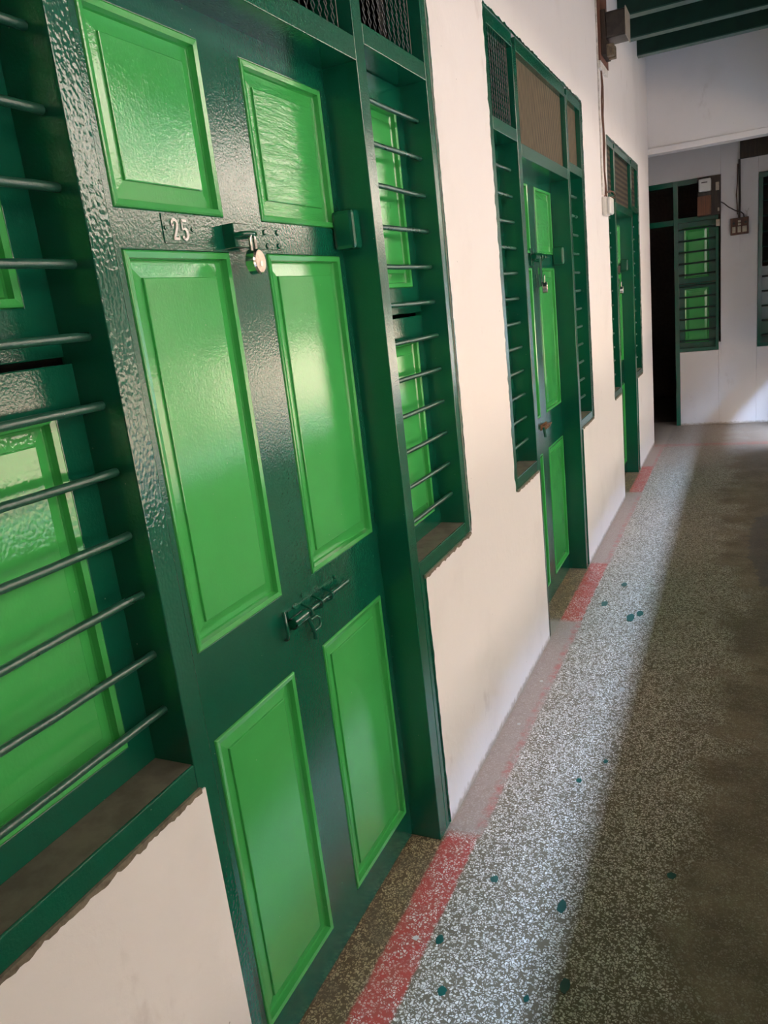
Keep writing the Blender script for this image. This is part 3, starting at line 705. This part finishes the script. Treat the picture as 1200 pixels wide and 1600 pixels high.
for z_ in (1.842, 1.868):
    MB().box(0.679, 0.703, YE-0.072, YE-0.062, z_-0.009, z_+0.009).build('fuse_carrier', 'cream', SB, sb, 0.002)
tag(MB().tube([(0.688, YE-0.040, 2.395), (0.690, YE-0.040, 2.2), (0.694, YE-0.040, 2.05), (0.690, YE-0.042, 1.93), (0.690, YE-0.043, 1.900)], 0.010, 10).build('cable', 'cable_dark', org=(0.69, YE-0.04, 1.9), smooth=True),
    'thick dark cable running up the end wall from the switchboard', 'cable')
tag(MB().tube([(0.676, YE-0.036, 2.36), (0.672, YE-0.036, 2.2), (0.664, YE-0.036, 2.10), (0.672, YE-0.036, 2.0), (0.674, YE-0.040, 1.93)], 0.004, 8).build('cable', 'cable', org=(0.67, YE-0.036, 1.93), smooth=True),
    'thin loose brown wire beside the thick dark cable', 'cable')
tag(MB().tube([(0.537, YE-0.02, 2.06), (0.56, YE-0.03, 2.045), (0.60, YE-0.034, 2.005), (0.66, YE-0.036, 1.965), (0.705, YE-0.052, 1.945), (0.725, YE-0.055, 1.925), (0.728, YE-0.05, 1.900)], 0.0048, 8).build('cable', 'cable_dark', org=(0.63, YE-0.03, 1.98), smooth=True),
    'dark cable sagging from the meter board to the switchboard', 'cable')
tag(MB().tube([(0.752, YE-0.040, 1.90), (0.752, YE-0.040, 1.935), (0.768, YE-0.036, 1.972)], 0.003, 8).tube([(0.752, YE-0.040, 1.935), (0.742, YE-0.036, 1.958)], 0.003, 8).build('cable', 'conduit', org=(0.752, YE-0.04, 1.9), smooth=True),
    'short pale wire end sticking up above the switchboard', 'cable')
tag(MB().box(0.692, 1.5, YE-0.06, YE-0.0, 2.398, 2.60).build('timber_plank', 'wood_dark', org=(0.692, YE, 2.398), bevel=0.004), 'dark brown timber plank high on the end wall', 'plank')

# ------------------------------------------------------------------ things on the left wall
mb_o = (PX, 4.95, 2.64)
MB2 = empty('meter_board', mb_o, 'reddish plank with an old dark meter high on the left wall', 'meter board')
MB().box(PX, 0.022, 4.83, 5.10, 2.638, 3.20).build('board', 'wood_board', MB2, mb_o, 0.002)
mm_ = MB().box(0.045, 0.156, 4.855, 5.02, 2.742, 2.872).build('meter', 'bakelite', MB2, mb_o, 0.010)
MB().box(0.151, 0.157, 4.850, 5.025, 2.736, 2.878).build('cover_rim', 'meter', mm_, mb_o, 0.0025)
MB().box(0.022, 0.048, 4.850, 5.03, 2.665, 2.885).build('backing', 'wood_dark', MB2, mb_o, 0.003)
MB().box(0.048, 0.088, 4.860, 4.90, 2.655, 2.715).build('cutout', 'fuse', MB2, mb_o, 0.004)
MB().box(0.048, 0.088, 4.925, 4.965, 2.655, 2.715).build('cutout', 'fuse', MB2, mb_o, 0.004)
MB().box(PX, 0.020, 4.832, 5.09, 2.600, 2.637).build('plaster_lip', 'conduit', MB2, mb_o, 0.003)
cdt = MB().tube([(0.006, 4.812, 1.94), (0.006, 4.812, 3.34)], 0.006, 12)
tag(cdt.build('conduit', 'conduit', org=(0.013, 4.812, 1.94), smooth=True), 'cream conduit running up the white left wall to the old meter', 'conduit')
for i, (dy, t) in enumerate(((0.090, 'brown wire closest to the conduit above the white junction box'), (0.125, 'second brown wire from the conduit above the white junction box'))):
    pts = [(0.008+0.003*math.sin(q*1.7+i), 4.812+dy+0.006*math.sin(q*0.9+i*2), 1.925+q*0.075) for q in range(10)]
    tag(MB().tube(pts, 0.0042, 8).build('wire', 'cable', org=(0.008, 4.83, 1.93), smooth=True), t, 'wire')
tag(MB().tube([(0.012, 4.86, 1.935), (0.020, 4.89, 1.955), (0.030, 4.93, 1.968), (0.044, 4.965, 1.962), (0.052, 4.985, 1.945), (0.046, 4.99, 1.93), (0.030, 4.96, 1.938)], 0.0042, 8).build('wire', 'cable', org=(0.02, 4.9, 1.93), smooth=True),
    'looped brown wire end on top of the white junction box', 'wire')
jo = (PX, 4.86, 1.825)
JB = empty('junction_box', jo, 'small white plastic junction box on the left wall before the farthest door', 'junction box')
MB().box(PX, 0.030, 4.80, 4.93, 1.828, 1.928).build('base', 'plastic', JB, jo, 0.006)
MB().box(0.030, 0.052, 4.803, 4.927, 1.831, 1.925).build('cover', 'plastic', JB, jo, 0.012)

# ------------------------------------------------------------------ paint splashes on the floor
def splat(x, y, r, el, mat, seed):
    n = 18; z0, z1 = 0.0003, 0.0011; pts = []
    for i in range(n):
        a = 2*math.pi*i/n; q = r*(1+0.35*noise.noise(Vector((math.cos(a)*1.6+seed*3.7, math.sin(a)*1.6, seed))))
        pts.append((x+q*math.cos(a)*1.0, y+q*math.sin(a)*el, z0))
    MB().poly(pts, (0, 0, z1-z0)).build('paint_splash', mat, floor)
for i, (x, y, r, el, mat) in enumerate(((0.185, 1.560, 0.011, 1.0, 'splat'), (0.365, 1.520, 0.010, 2.0, 'splat'), (0.418, 1.300, 0.010, 1.9, 'splat'),
        (0.118, 1.335, 0.009, 1.5, 'splat'), (0.172, 1.205, 0.010, 1.2, 'splat'), (0.348, 1.245, 0.006, 1.4, 'splat'), (0.60, 1.70, 0.011, 1.0, 'splat'), (0.062, 1.322, 0.007, 1.0, 'splat_white'),
        (0.31, 2.03, 0.008, 1.3, 'splat'), (0.37, 2.15, 0.007, 1.5, 'splat'), (0.165, 3.42, 0.016, 1.8, 'splat'), (0.30, 3.28, 0.018, 2.4, 'splat'), (0.335, 3.33, 0.015, 2.0, 'splat'), (0.355, 2.62, 0.010, 1.6, 'splat_white'),
        (0.22, 3.68, 0.013, 2.0, 'splat'), (0.052, 2.30, 0.006, 1.2, 'splat_white'), (0.055, 2.62, 0.006, 1.2, 'splat_white'))):
    splat(x, y, r, el, mat, i)
